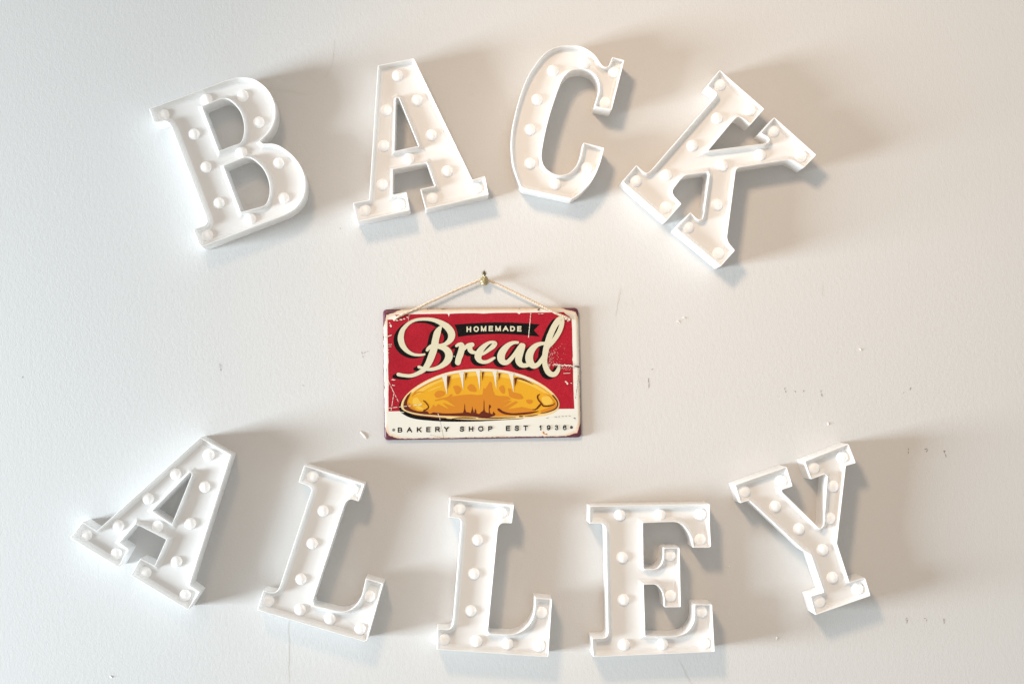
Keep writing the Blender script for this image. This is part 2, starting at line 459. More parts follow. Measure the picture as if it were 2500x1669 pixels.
letter('white letter Y light at the right end of the lower row', 1760, 1060, 3.4087,
 [(116, 418), (548, 266), (599, 432), (508, 462), (512, 478), (815, 775), (832, 780), (855, 755), (884, 348), (865, 332), (750, 374), (695, 222), (1062, 76), (1126, 238), (1042, 263), (968, 905), (1072, 1226), (1202, 1190), (1248, 1342), (788, 1502), (742, 1345), (855, 1310), (748, 1002), (690, 968), (235, 548), (163, 572)], [],
 [(200, 477), (505, 385), (455, 600), (653, 787), (778, 280), (1015, 190), (938, 432), (910, 698), (850, 960), (932, 1192), (1143, 1285), (825, 1392)])

# ------------------------------------------------------------------ the bread sign
SGX, SGY = 1176.5, 913.0
HS = .0085                              # front of the plate
Z1 = lambda x, y: (920 + x / 3.4846, 640 + y / 3.4846)
Z2 = lambda x, y: (930 + x / 8.254, 740 + y / 8.254)
Z3 = lambda x, y: (1170 + x / 8.254, 740 + y / 8.254)
Z4 = lambda x, y: (930 + x / 8.254, 890 + y / 8.254)
Z5 = lambda x, y: (1170 + x / 8.254, 890 + y / 8.254)

sign_org = W(SGX, SGY, 0)
sign = tag(empty('hanging_sign', sign_org), 'red and cream metal bread sign with a painted loaf, hanging by jute rope', 'sign')

def sign_loop(pts, conv=None, n=5):
    q = [((conv(p[0], p[1]) if conv else (p[0], p[1])) + tuple(p[2:])) for p in pts]
    return expand(q, n)

def tess(P):
    t = tessellate_polygon([[Vector((p.x, p.z, 0)) for p in P]])
    out = []
    for a, b, c in t:
        A, B, Cc = P[a], P[b], P[c]
        cr = (B.x - A.x) * (Cc.z - A.z) - (B.z - A.z) * (Cc.x - A.x)
        if abs(cr) < 1e-15: continue
        out.append((a, b, c) if cr > 0 else (a, c, b))
    return out

class Print:
    """flat print on the plate: closed shapes and strokes laid as sheets, joined into one part"""
    def __init__(self, h): self.V = []; self.F = []; self.h = HS + h
    def poly(self, pts, conv=Z1, n=5, dh=0):
        P = [W(q.x, q.y, self.h + dh) for q, _ in sign_loop(pts, conv, n)]
        b = len(self.V); self.V += P; self.F += [tuple(i + b for i in t) for t in tess(P)]
        self.h += .000004
        return self
    def stroke(self, pts, conv=Z1, k=1 / 3.4846, shift=(0, 0), n=8, cap=True):
        q = [Vector(conv(x, y) + (w * k,)) + Vector(shift + (0,)) for x, y, w in pts]
        q = [q[0] * 2 - q[1]] + q + [q[-1] * 2 - q[-2]]
        s = []
        for i in range(1, len(q) - 2):
            for j in range(n): s.append(catmull(q[i - 1], q[i], q[i + 1], q[i + 2], j / n))
        s.append(q[-2])
        L = []; R = []
        for i, p in enumerate(s):
            a = s[max(0, i - 1)]; b = s[min(len(s) - 1, i + 1)]
            d = Vector((b.x - a.x, b.y - a.y)); d.normalize()
            w = max(.05, p.z)
            L.append((p.x - d.y * w, p.y + d.x * w)); R.append((p.x + d.y * w, p.y - d.x * w))
        b = len(self.V); h = self.h
        for i in range(len(s)):
            self.V += [W(L[i][0], L[i][1], h + i * 2e-7), W(R[i][0], R[i][1], h + i * 2e-7)]
            if i: self.F.append((b + 2 * i - 2, b + 2 * i - 1, b + 2 * i + 1, b + 2 * i))
        for idx, sgn in (((0, -1), (len(s) - 1, 1)) if cap else ()):           # round caps
            p = s[idx]; a = s[max(0, idx - 1)]; c = s[min(len(s) - 1, idx + 1)]
            d = Vector((c.x - a.x, c.y - a.y)).normalized() * sgn; w = max(.05, p.z)
            fan = []
            for j in range(9):
                t = -math.pi / 2 + math.pi * j / 8
                fan.append((p.x + w * (d.x * math.cos(t) - d.y * math.sin(t)), p.y + w * (d.y * math.cos(t) + d.x * math.sin(t))))
            b2 = len(self.V); self.V += [W(x, y, h + idx * 2e-7) for x, y in fan]
            self.F.append(tuple(range(b2, b2 + 9)))
        self.h += .00003
        return self
    def build(self, name, mat, parent):
        org = sign_org
        # all faces towards the room (-y)
        Fx = []
        for f in self.F:
            nrm = 0
            for i in range(len(f)):
                a, b = self.V[f[i]], self.V[f[(i + 1) % len(f)]]
                nrm += a.x * b.z - b.x * a.z
            Fx.append(f if nrm > 0 else tuple(reversed(f)))
        return link(name, self.V, Fx, mat, parent, org)

# -- plate with rolled edges
def mat_plate():
    n = NT('worn_cream_enamel')
    tc = n.t.nodes.new('ShaderNodeTexCoord'); n.tc = tc
    rot = n.t.nodes.new('ShaderNodeMapping'); rot.inputs['Rotation'].default_value = (0, math.radians(.85), 0)
    n.l(tc.outputs['Object'], rot.inputs['Vector'])
    sp = n.t.nodes.new('ShaderNodeSeparateXYZ'); n.l(rot.outputs[0], sp.inputs[0])
    hw = 240.5 * S; hh = 157.5 * S
    ax = n.math('SUBTRACT', hw, n.math('ABSOLUTE', sp.outputs['X']))
    az = n.math('SUBTRACT', hh, n.math('ABSOLUTE', sp.outputs['Z']))
    d = n.math('MINIMUM', ax, az)
    cor = n.math('MAXIMUM', n.math('SUBTRACT', .030, n.math('ADD', ax, az)), 0)
    n1 = n.math('SUBTRACT', n.noise(140, 6, .68), .5)
    n2 = n.math('SUBTRACT', n.noise(22, 3, .5), .5)
    e = n.math('ADD', n.math('ADD', d, n.math('MULTIPLY', n1, .0075)), n.math('MULTIPLY', n2, .010))
    e = n.math('SUBTRACT', e, n.math('MULTIPLY', cor, .48))
    side = n.math('LESS_THAN', n.math('SUBTRACT', ax, n.math('MULTIPLY', n1, .004)), .0018)      # both upright edges and the foot are worn bare
    foot = n.math('LESS_THAN', n.math('SUBTRACT', n.math('ADD', sp.outputs['Z'], hh), n.math('MULTIPLY', n1, .005)), .0022)
    plum = n.math('MAXIMUM', n.math('LESS_THAN', e, -.0022), n.math('MAXIMUM', side, foot))
    peach = n.ramp(n.math('MULTIPLY', e, 100), [(.02, (1, 1, 1, 1)), (.50, (0, 0, 0, 1))])
    c = n.mix(n.math('MULTIPLY', n.noise(60, 4, .6), .4), (.74, .73, .67, 1), (.69, .675, .60, 1))
    c = n.mix(n.math('MULTIPLY', peach, .8), c, (.70, .50, .33, 1))
    c = n.mix(plum, c, lin((92, 40, 58)))
    n.l(c, n.b.inputs['Base Color'])
    n.b.inputs['Roughness'].default_value = .38
    n.l(n.bump(n.noise(70, 3), .08, .001), n.b.inputs['Normal'])
    return n.m
Pc = [(50, 399), (1716, 385), (1743, 1489), (63, 1513)]
def plate_ring(inset, h, rr):
    q = [Vector(Z1(*p)) for p in Pc]
    q = [Vector((W(v.x, v.y, HS).x, W(v.x, v.y, HS).z)) for v in q]
    if area2(q) < 0: q.reverse()
    q = fillet(offset(q, inset * S), [True] * 4, rr * S, 8)
    return [Vector((p.x, -h, p.y)) for p in q]
V = []; Fc = []; last = None
for inset, h, rr in ((4, .0012, 8), (1.0, .0014, 10), (0, .0030, 11), (.3, .0052, 11), (1.3, .0068, 11), (3.2, .0079, 10), (6, .0084, 9), (9, HS - .00004, 8), (13, HS - .00003, 6)):
    R = plate_ring(inset, h, rr); b = len(V); V += R; n = len(R)
    if last is not None: Fc += [(last + i, last + (i + 1) % n, b + (i + 1) % n, b + i) for i in range(n)]
    last = b
Fc.append(tuple(range(last, last + n)))
plate = link('plate', V, Fc, mat_plate(), sign, sign_org, smooth=50)

M_RED = mat_print('printed_red', (186, 24, 46), .22, .42, (160, 18, 38))
M_BLACK = mat_print('printed_black', (13, 11, 9), .3, .5, None, .04)
M_CREAM = mat_print('printed_cream', (232, 226, 198), .04, .42)
M_WHITE = mat_print('printed_white', (240, 236, 222), .03, .42)
M_YEL = mat_print('printed_yellow', (240, 178, 44), .05, .42)
M_LITE = mat_print('printed_light_yellow', (248, 202, 84), .05, .42)
M_ORA = mat_print('printed_orange', (222, 142, 44), .06, .42)
M_BRO = mat_print('printed_brown', (104, 40, 24), .12, .42)
M_PEA = mat_print('printed_peach', (252, 222, 160), .04, .42)
M_INK = mat_print('printed_ink', (12, 11, 10), .2, .45, None, .04)
M_PLUM = mat_print('worn_plum', (84, 36, 50), .2, .5)

# -- red field with its chipped border
red = Print(.00006)
red.poly([(152, 447), (270, 443), (420, 440), (590, 437), (603, 440), (612, 464), (619, 438), (700, 434), (850, 433), (900, 437), (1000, 431), (1190, 429), (1203, 436), (1212, 443), (1224, 430), (1300, 428), (1480, 426), (1590, 424),
          (1612, 445), (1640, 462), (1656, 484), (1661, 560), (1663, 700), (1667, 800), (1662, 828), (1668, 850), (1670, 1000), (1675, 1150), (1680, 1245), (900, 1256), (99, 1267), (98, 1100), (101, 1008), (98, 995), (95, 880), (99, 845), (93, 700), (90, 600), (90, 489), (120, 487), (150, 487), (172, 470), (165, 458)])
red_o = red.build('red_panel', M_RED, sign)

# -- black ribbon and its lettering
rb = Print(.00012)
rb.poly([(660, 530), (760, 522), (880, 515), (1020, 511), (1150, 513), (1280, 520), (1386, 528), (1336, 578), (1384, 632), (1280, 622), (1150, 612), (1030, 608), (900, 612), (780, 622), (690, 635), (686, 605), (678, 570)])
rib = rb.build('ribbon_print', M_BLACK, sign)

ARC = lambda cx, cy, rx, ry, a0, a1, n=9: [(cx + rx * math.cos(math.radians(a0 + (a1 - a0) * i / n)), cy + ry * math.sin(math.radians(a0 + (a1 - a0) * i / n))) for i in range(n + 1)]
GL = {                                   # strokes of each character in a unit box, y down; the lines run along the box edge
 'H': [[(0, 0), (0, 1)], [(1, 0), (1, 1)], [(0, .48), (1, .48)]],
 'O': [ARC(.5, .5, .5, .5, -90, 275, 24)],
 'M': [[(0, 0), (0, 1)], [(1, 0), (1, 1)], [(0, 0), (.5, 1)], [(1, 0), (.5, 1)]],
 'E': [[(0, 0), (0, 1)], [(0, 0), (1, 0)], [(0, .48), (.92, .48)], [(0, 1), (1, 1)]],
 'A': [[(0, 1), (.5, 0)], [(1, 1), (.5, 0)], [(.2, .66), (.8, .66)]],
 'D': [[(0, 0), (0, 1)], [(0, 0), (.45, 0)] + ARC(.45, .5, .55, .5, -80, 80, 10) + [(.45, 1), (0, 1)]],
 'B': [[(0, 0), (0, 1)], [(0, 0), (.6, 0)] + ARC(.62, .235, .30, .235, -80, 80, 6) + [(.6, .47), (0, .47)], [(.6, .47)] + ARC(.65, .735, .35, .265, -80, 80, 6) + [(.6, 1), (0, 1)]],
 'K': [[(0, 0), (0, 1)], [(1, 0), (.05, .62)], [(.36, .40), (1, 1)]],
 'R': [[(0, 0), (0, 1)], [(0, 0), (.6, 0)] + ARC(.62, .255, .32, .255, -80, 80, 6) + [(.6, .51), (0, .51)], [(.52, .51), (1, 1)]],
 'Y': [[(0, 0), (.5, .52)], [(1, 0), (.5, .52)], [(.5, .5), (.5, 1)]],
 'S': [[(.97, .22), (.88, .07), (.70, .01), (.50, 0), (.27, .03), (.10, .14), (.09, .28), (.22, .40), (.50, .48), (.78, .56), (.96, .68), (.95, .84), (.78, .96), (.50, 1), (.24, .97), (.07, .88), (0, .72)]],
 'P': [[(0, 0), (0, 1)], [(0, 0), (.62, 0)] + ARC(.66, .27, .34, .27, -80, 80, 6) + [(.62, .54), (0, .54)]],
 'T': [[(0, 0), (1, 0)], [(.5, 0), (.5, 1)]],
 '1': [[(.86, 0), (.86, 1)], [(.86, 0), (.62, .16), (.30, .26)]],
 '9': [ARC(.5, .32, .5, .32, -10, 350, 18), [(1, .30), (1, .55), (.90, .82), (.70, .97), (.48, 1), (.22, .96), (.05, .82)]],
 '3': [[(.05, .22), (.15, .06), (.45, 0), (.78, .05), (.92, .20), (.86, .36), (.66, .45), (.45, .46)], [(.45, .46), (.74, .50), (.95, .62), (.97, .78), (.82, .94), (.50, 1), (.18, .95), (.02, .78)]],
 '6': [ARC(.5, .68, .5, .32, 170, 530, 18), [(0, .70), (0, .45), (.10, .18), (.30, .03), (.52, 0), (.78, .04), (.95, .18)]],
}
def glyphs(items, h, name, mat, parent, w):
    """every character drawn with its own strokes; items: (char, x0, x1, ytop, ybottom) in pixels, w: stroke width in pixels"""
    p = Print(h); r = w / 2
    for ch, x0, x1, y0, y1 in items:
        for st in GL[ch]:
            q = [(x0 + r + a * (x1 - x0 - w), y0 + r + b * (y1 - y0 - w), r) for a, b in st]
            # square ends: lengthen by the half width
            def ext(a, b):
                L = math.hypot(a[0] - b[0], a[1] - b[1]) or 1
                return (a[0] + (a[0] - b[0]) / L * r * .95, a[1] + (a[1] - b[1]) / L * r * .95, r)
            r = (w * .84 if ch in '0369' else w) / 2
            if ch not in 'O' and not (ch in '96' and len(st) > 12): q = [ext(q[0], q[1])] + q[1:-1] + [ext(q[-1], q[-2])]
            p.stroke(q, lambda x, y: (x, y), 1.0, n=1, cap=False)
    return p.build(name, mat, parent)

def g(conv, ch, x0, x1, y0, y1):
    a = conv(x0, y0); b = conv(x1, y1)
    return (ch, a[0], b[0], a[1], b[1])
glyphs([g(Z2, 'H', 1725, 1818, 468, 580), g(Z2, 'O', 1866, 1974, 462, 577), g(Z2, 'M', 2015, 2124, 458, 566),
        g(Z3, 'E', 190, 278, 456, 562), g(Z3, 'M', 325, 436, 456, 562), g(Z3, 'A', 474, 592, 457, 563), g(Z3, 'D', 622, 722, 459, 565), g(Z3, 'E', 765, 852, 461, 568)],
       .00018, 'ribbon_lettering', M_CREAM, rib, 3.1)
glyphs([g(Z4, 'B', 338, 432, 1262, 1362), g(Z4, 'A', 520, 627, 1258, 1360), g(Z4, 'K', 722, 818, 1255, 1358), g(Z4, 'E', 912, 996, 1253, 1355), g(Z4, 'R', 1092, 1188, 1249, 1352), g(Z4, 'Y', 1268, 1367, 1247, 1348),
        g(Z4, 'S', 1586, 1678, 1240, 1346), g(Z4, 'H', 1770, 1862, 1240, 1342), g(Z4, 'O', 1956, 2066, 1234, 1342), g(Z5, 'P', 180, 267, 1235, 1336),
        g(Z5, 'E', 537, 622, 1228, 1331), g(Z5, 'S', 712, 804, 1223, 1330), g(Z5, 'T', 888, 980, 1222, 1325), g(Z5, '1', 1200, 1258, 1217, 1318), g(Z5, '9', 1360, 1437, 1215, 1319), g(Z5, '3', 1524, 1598, 1213, 1318), g(Z5, '6', 1686, 1764, 1211, 1317)],
       .00008, 'bottom_lettering', M_INK, sign, 2.6)

# -- the script word, each stroke (x, y, half width)
c8 = 1 / 8.254
word = [
 (Z2, [(878, 1030, 20), (780, 1043, 25), (650, 1028, 30), (530, 962, 42), (440, 855, 56), (402, 735, 62), (408, 630, 57), (452, 520, 45), (560, 405, 33), (700, 338, 29), (850, 320, 31), (1000, 326, 36), (1150, 368, 46), (1300, 450, 62), (1395, 550, 72), (1425, 645, 71), (1395, 740, 58), (1310, 815, 40), (1210, 850, 33)]),
 (Z2, [(930, 945, 28), (965, 900, 36), (1050, 865, 48), (1190, 872, 52), (1300, 920, 62), (1362, 1000, 74), (1368, 1085, 76), (1325, 1175, 66), (1240, 1250, 50), (1120, 1308, 38), (1000, 1332, 34), (900, 1325, 30), (810, 1296, 28), (765, 1282, 30)]),
 (Z2, [(1222, 458, 14), (1188, 500, 40), (1140, 585, 66), (1108, 700, 70), (1085, 820, 72), (1058, 950, 72), (1005, 1100, 70), (945, 1230, 62), (865, 1335, 50), (780, 1392, 43), (680, 1440, 38), (580, 1462, 35), (450, 1452, 34), (350, 1432, 36)]),
 (Z2, [(1520, 858, 26), (1570, 832, 36), (1625, 845, 54), (1628, 920, 62), (1602, 1020, 64), (1568, 1110, 62), (1550, 1190, 58)]),
 (Z2, [(1655, 935, 35), (1710, 885, 38), (1770, 845, 42), (1840, 835, 44)]),
 (Z2, [(1795, 880, 50), (1795, 935, 50), (1830, 975, 44), (1890, 993, 32), (1950, 985, 26)]),
 (Z3, [(-10, 1050, 28), (90, 1012, 29), (185, 945, 37), (275, 872, 48), (317, 815, 44), (285, 786, 30), (210, 792, 30), (120, 848, 44), (28, 945, 62), (-22, 1060, 72), (-5, 1135, 56), (60, 1180, 40), (150, 1180, 36), (230, 1145, 34), (305, 1100, 24)]),
 (Z3, [(775, 790, 26), (690, 795, 34), (600, 835, 48), (510, 920, 66), (450, 1020, 76), (440, 1110, 76), (480, 1180, 60), (560, 1190, 48), (640, 1120, 42), (720, 1020, 40), (790, 925, 44), (850, 850, 50)]),
 (Z3, [(880, 855, 50), (855, 930, 58), (815, 1030, 68), (792, 1130, 68), (812, 1205, 60), (870, 1250, 48), (950, 1250, 42), (1010, 1225, 42)]),
 (Z3, [(1335, 808, 32), (1240, 815, 37), (1150, 850, 48), (1065, 930, 66), (1015, 1030, 76), (1008, 1130, 78), (1040, 1210, 70), (1100, 1262, 56), (1180, 1235, 46), (1250, 1150, 44), (1310, 1060, 44)]),
 (Z3, [(1608, 1262, 22), (1590, 1340, 40), (1540, 1415, 48), (1470, 1435, 52), (1395, 1390, 58), (1342, 1290, 55), (1318, 1180, 52), (1325, 1050, 56), (1345, 930, 60), (1378, 800, 60), (1412, 690, 62), (1460, 570, 60), (1520, 450, 60), (1600, 345, 62), (1655, 330, 54), (1668, 400, 46), (1642, 500, 48), (1592, 610, 48), (1530, 710, 45), (1460, 800, 42), (1395, 870, 36)]),
]
sh = Print(.00014); top = Print(.00060)
for conv, pts in word:
    sh.stroke([(x, y, w * 1.03) for x, y, w in pts], conv, c8, (-10.0, 5.0))
    sh.stroke([(x, y, w * 1.03) for x, y, w in pts], conv, c8, (-5.0, 2.5), 6)
for conv, pts in word: top.stroke(pts, conv, c8)
sh.build('script_shadow', M_BLACK, sign)
top.build('script_lettering', M_CREAM, sign)

# -- the painted loaf
LO = [(206, 1232, 1), (217, 1175, 1), (265, 1112, 1), (350, 1046, 1), (470, 982, 1), (600, 936, 1), (740, 913, 1), (880, 905, 1), (1020, 910, 1), (1150, 932, 1), (1290, 976, 1), (1410, 1040, 1), (1500, 1112, 1), (1546, 1175, 1), (1551, 1228, 1), (1512, 1275, 1), (1420, 1305, 1), (1250, 1325, 1), (1050, 1336, 1), (860, 1339, 1), (650, 1332, 1), (450, 1315, 1), (320, 1293, 1), (240, 1266, 1)]
lp = Print(.00010)
lp.poly([(190, 1250, 1), (205, 1180, 1), (300, 1130, 1), (700, 1160, 1), (1100, 1250, 1), (1260, 1322, 1), (1050, 1342, 1), (850, 1353, 1), (620, 1355, 1), (440, 1345, 1), (310, 1328, 1), (230, 1295, 1)])
lp.build('loaf_shadow', M_BLACK, sign)
loaf = Print(.00016).poly(LO).build('loaf_picture', M_PEA, sign)
Print(.00022).poly([(330, 1075, 1), (470, 990, 1), (600, 942, 1), (740, 917, 1), (880, 908, 1), (1020, 913, 1), (1150, 935, 1), (1290, 980, 1), (1400, 1042), (1290, 1010), (880, 960), (470, 1030)]).build('loaf_highlight', M_WHITE, loaf)
IN = [(226, 1232, 1), (238, 1182, 1), (285, 1125, 1), (368, 1063, 1), (480, 1004, 1), (610, 957, 1), (740, 935, 1), (880, 928, 1), (1020, 933, 1), (1150, 956, 1), (1280, 1000, 1), (1400, 1062, 1), (1488, 1128, 1), (1526, 1182, 1), (1528, 1226, 1), (1492, 1260, 1), (1400, 1286, 1), (1240, 1304, 1), (1050, 1313, 1), (860, 1315, 1), (650, 1310, 1), (450, 1296, 1), (310, 1272, 1), (248, 1250, 1)]
Print(.00028).poly(IN).build('loaf_crust', M_YEL, loaf)
hl = Print(.00036)
hl.poly([(330, 1105, 1), (420, 1045, 1), (540, 988, 1), (680, 950, 1), (820, 935, 1), (960, 934, 1), (1100, 948, 1), (1230, 990, 1), (1340, 1036, 1), (1440, 1100, 1), (1480, 1140, 1), (1470, 1150, 1), (1400, 1098, 1), (1300, 1046, 1), (1180, 1003, 1), (1060, 978, 1), (900, 965, 1), (760, 972, 1), (640, 990, 1), (540, 1018, 1), (440, 1066, 1), (360, 1118, 1)])
hl.poly([(310, 1160, 1), (345, 1150, 1), (365, 1180, 1), (390, 1200, 1), (370, 1225, 1), (400, 1245, 1), (360, 1250, 1), (325, 1220, 1), (305, 1195, 1)])
hl.poly([(1405, 1150, 1), (1450, 1140, 1), (1490, 1165, 1), (1488, 1195, 1), (1450, 1215, 1), (1410, 1195, 1)])
hl.stroke([(440, 1095, 3), (500, 1070, 5), (555, 1050, 2)])
hl.build('loaf_glaze', M_LITE, loaf)
orp = Print(.00044)
orp.poly([(560, 1165, 1), (660, 1138, 1), (780, 1124, 1), (900, 1120, 1), (905, 1070), (925, 1075), (945, 1040), (960, 1015, 1), (975, 1025, 1), (985, 1085), (1000, 1125, 1), (1120, 1145, 1), (1140, 1165), (1040, 1190), (1120, 1175), (1150, 1180), (1060, 1240), (1180, 1180), (1200, 1190), (1110, 1250), (1230, 1230), (1300, 1245), (1380, 1268), (1300, 1295), (1000, 1308), (650, 1304), (430, 1288), (420, 1240), (450, 1255), (480, 1210), (500, 1230), (520, 1205), (620, 1255), (560, 1195), (680, 1235), (600, 1180), (690, 1210)])
orp.poly([(258, 1220), (270, 1190), (300, 1225), (340, 1262), (420, 1268), (440, 1290), (320, 1272), (262, 1245)])
orp.poly([(490, 1120, 1), (520, 1092, 1), (570, 1100, 1), (575, 1125, 1), (530, 1152, 1), (500, 1145, 1)])
orp.poly([(650, 1055, 1), (690, 1050, 1), (718, 1080, 1), (700, 1115, 1), (675, 1120, 1), (660, 1085, 1)])
orp.poly([(770, 1060, 1), (800, 1035, 1), (830, 1055, 1), (845, 1098, 1), (800, 1098, 1), (780, 1085, 1)])
orp.poly([(1040, 1065, 1), (1070, 1045, 1), (1088, 1080, 1), (1085, 1115, 1), (1062, 1110, 1), (1045, 1085, 1)])
orp.poly([(1115, 1070), (1140, 1078), (1150, 1100, 1), (1220, 1122, 1), (1240, 1160, 1), (1180, 1160, 1), (1125, 1135, 1)])
orp.poly([(1270, 1170, 1), (1320, 1172, 1), (1315, 1200, 1), (1285, 1200, 1)])
orp.poly([(1420, 1110), (1470, 1130), (1520, 1190), (1525, 1225), (1490, 1255), (1400, 1280), (1390, 1262), (1450, 1240), (1505, 1210), (1500, 1180), (1475, 1148)])
orp.stroke([(500, 1175, 6), (560, 1160, 7), (600, 1150, 6), (632, 1130, 9)])
orp.stroke([(310, 1125, 2), (350, 1105, 5), (400, 1100, 2)])
orp.stroke([(300, 1140, 2), (340, 1090, 4), (440, 1030, 5), (560, 985, 2)])
orp.build('loaf_patches', M_ORA, loaf)
br = Print(.00054)
br.poly([(294, 1100), (262, 1130, 1), (233, 1180, 1), (226, 1225, 1), (240, 1252, 1), (300, 1275, 1), (400, 1292, 1), (560, 1303, 1), (760, 1308, 1), (1000, 1305, 1), (1010, 1290), (990, 1268), (985, 1290), (970, 1288, 1), (955, 1270), (960, 1285), (930, 1275, 1), (910, 1262, 1), (890, 1270, 1), (870, 1288, 1), (850, 1284, 1), (825, 1277), (805, 1285, 1), (780, 1275), (750, 1272, 1), (720, 1280, 1), (560, 1284, 1), (480, 1275), (450, 1290), (430, 1268, 1), (360, 1268, 1), (300, 1250, 1), (262, 1220, 1), (258, 1185, 1), (275, 1140, 1)])
br.poly([(1024, 1250, 1), (1040, 1242, 1), (1080, 1268, 1), (1150, 1283, 1), (1240, 1278, 1), (1380, 1266, 1), (1300, 1288, 1), (1180, 1300, 1), (1090, 1292, 1), (1045, 1272, 1)])
for x, w, yt in ((747, 10, 1198), (812, 9, 1222), (911, 10, 1165), (838, 4, 1240)):
    br.poly([(x - 1, yt), (x + 3, yt + 20), (x + 5, 1250), (x + w + 6, 1284), (x - w - 6, 1284), (x - 4, 1250)])
br.stroke([(958, 1215, 5), (962, 1228, 9), (955, 1248, 4), (958, 1285, 5)])
br.stroke([(396, 1176, 4), (418, 1194, 5), (438, 1225, 5), (432, 1243, 5), (400, 1262, 7)])
br.stroke([(1384, 1122, 3), (1368, 1135, 6), (1372, 1165, 6), (1400, 1200, 6), (1420, 1222, 6), (1470, 1220, 6), (1505, 1208, 4), (1508, 1198, 3)])
br.stroke([(1392, 1208, 7), (1368, 1235, 7), (1350, 1250, 5), (1320, 1253, 2)])
br.stroke([(1496, 1132, 6), (1530, 1175, 6), (1538, 1215, 5), (1510, 1250, 5), (1440, 1276, 4), (1390, 1285, 2)])
br.stroke([(300, 1298, 2), (420, 1312, 4), (540, 1325, 5), (590, 1326, 2)]); br.stroke([(640, 1330, 2), (720, 1322, 5), (840, 1326, 3)])
br.stroke([(860, 1322, 2), (1000, 1324, 5), (1180, 1318, 2)]); br.stroke([(1215, 1310, 5), (1240, 1310, 4)]); br.stroke([(1260, 1308, 2), (1320, 1304, 4), (1368, 1296, 2)])
br.stroke([(1188, 985, 4), (1240, 996, 6), (1300, 1022, 3), (1330, 1040, 1)])
for x, yt, yb, w in ((612, 966, 1078, 16), (760, 938, 1008, 10), (902, 930, 1012, 9), (1043, 940, 1010, 10), (1182, 978, 1062, 14)):
    br.poly([(x - w, yt + 4), (x + w, yt), (x - w * .5, yb)])
br.build('loaf_outline', M_BRO, loaf)
sl = Print(.00066)
for x0, x1, yt, xb, yb in ((556, 596, 966, 596, 1128), (702, 738, 938, 735, 1085), (844, 878, 920, 877, 1088), (984, 1020, 924, 1016, 1082), (1124, 1162, 948, 1164, 1106)):
    sl.poly([(x0 - 6, yt - 6), (x1 + 4, yt - 4), (x1 - 2, yt + 25), (xb, yb), (x0 + 10, yt + 40)])
sl.build('loaf_slashes', M_WHITE, loaf)

# -- scratches, chips and stains
sc_ = Print(.00110)
def dashes(x0, y0, x1, y1, w, n, gap, conv=Z1):
    for i in range(n):
        a = (i + random.uniform(0, .15)) / n; b = (i + 1 - gap * random.uniform(.5, 1.4)) / n
        if b <= a: continue
        j = random.uniform(-1.5, 1.5)
        sc_.stroke([(x0 + (x1 - x0) * a + j, y0 + (y1 - y0) * a, w * random.uniform(.5, 1.1)), (x0 + (x1 - x0) * (a + b) / 2, y0 + (y1 - y0) * (a + b) / 2, w), (x0 + (x1 - x0) * b - j, y0 + (y1 - y0) * b, w * random.uniform(.5, 1))], conv, 1 / 3.4846 if conv is Z1 else c8, n=2)
dashes(1310, 430, 1290, 640, 3.2, 9, .15); dashes(275, 445, 266, 505, 2, 5, .4)
dashes(100, 1015, 185, 1190, 2.2, 5, .2); dashes(145, 1115, 120, 1265, 2.4, 5, .3); dashes(100, 1240, 390, 1208, 2.8, 7, .3)
dashes(520, 1285, 540, 1345, 2.6, 3, .15); dashes(1588, 945, 1645, 943, 2.2, 1, .05); dashes(198, 1272, 235, 1276, 3, 1, .1)
dashes(92, 700, 130, 698, 2.4, 3, .3); dashes(92, 718, 125, 716, 1.8, 3, .4); dashes(92, 745, 105, 745, 2, 1, .1); dashes(95, 770, 105, 770, 2, 1, .1)
sc_.poly([(60, 635), (95, 626), (132, 614), (118, 626), (92, 634)])
for x, y, w, h in ((118, 540, 9, 14), (171, 494, 13, 5), (205, 488, 14, 6), (232, 482, 9, 5), (262, 468, 10, 5), (108, 516, 5, 5), (140, 999, 18, 5), (145, 1047, 8, 4), (135, 1044, 6, 5), (1637, 488, 11, 9), (1625, 500, 6, 6), (1606, 484, 12, 6), (1608, 1016, 8, 8), (1620, 1030, 8, 11), (1655, 1027, 8, 3), (657, 800, 4, 6), (1405, 438, 12, 3), (1380, 440, 5, 3)):
    sc_.poly([(x - w, y, 1), (x - w * .2, y - h, 1), (x + w, y + h * .2, 1), (x + w * .2, y + h, 1)], Z1, 3)
rs = random.Random(3)
for i in range(150):                                   # sprayed flecks beside the d
    a = rs.random() ** 1.3
    x = 1462 + a * 150 + rs.gauss(0, 6); y = 690 + rs.random() * 200 + (1 - a) * 10
    if rs.random() < a * .8: continue
    w = rs.uniform(1.5, 4.2) * (1.1 - .6 * a)
    sc_.poly([(x - w, y), (x, y - w * .7), (x + w, y + w * .2), (x, y + w * .8)], Z1)
for i in range(60):                                    # torn paint along the crack at the right
    x = 1500 + i * 3.0 + rs.uniform(-2, 2); y = 868 + (i / 60) * 14 + rs.uniform(-6, 6); w = rs.uniform(3, 8)
    sc_.poly([(x - w, y), (x, y - w * .6), (x + w, y + w * .2), (x, y + w * .7)], Z1)
for i in range(26):
    x = 1560 + rs.random() * 110; y = 890 + rs.random() * 26; w = rs.uniform(1, 4)
    sc_.poly([(x - w, y), (x, y - w * .6), (x + w, y + w * .2), (x, y + w * .7)], Z1)
sc_.build('paint_scratches', M_WHITE, sign)['kind'] = 'stuff'
cr = Print(.00140)
cr.stroke([(1600, 874, 1.5), (1640, 886, 2.5), (1680, 884, 3.5), (1719, 888, 6)]); cr.stroke([(52, 636, 1.5), (75, 634, 2), (92, 632, 1)])
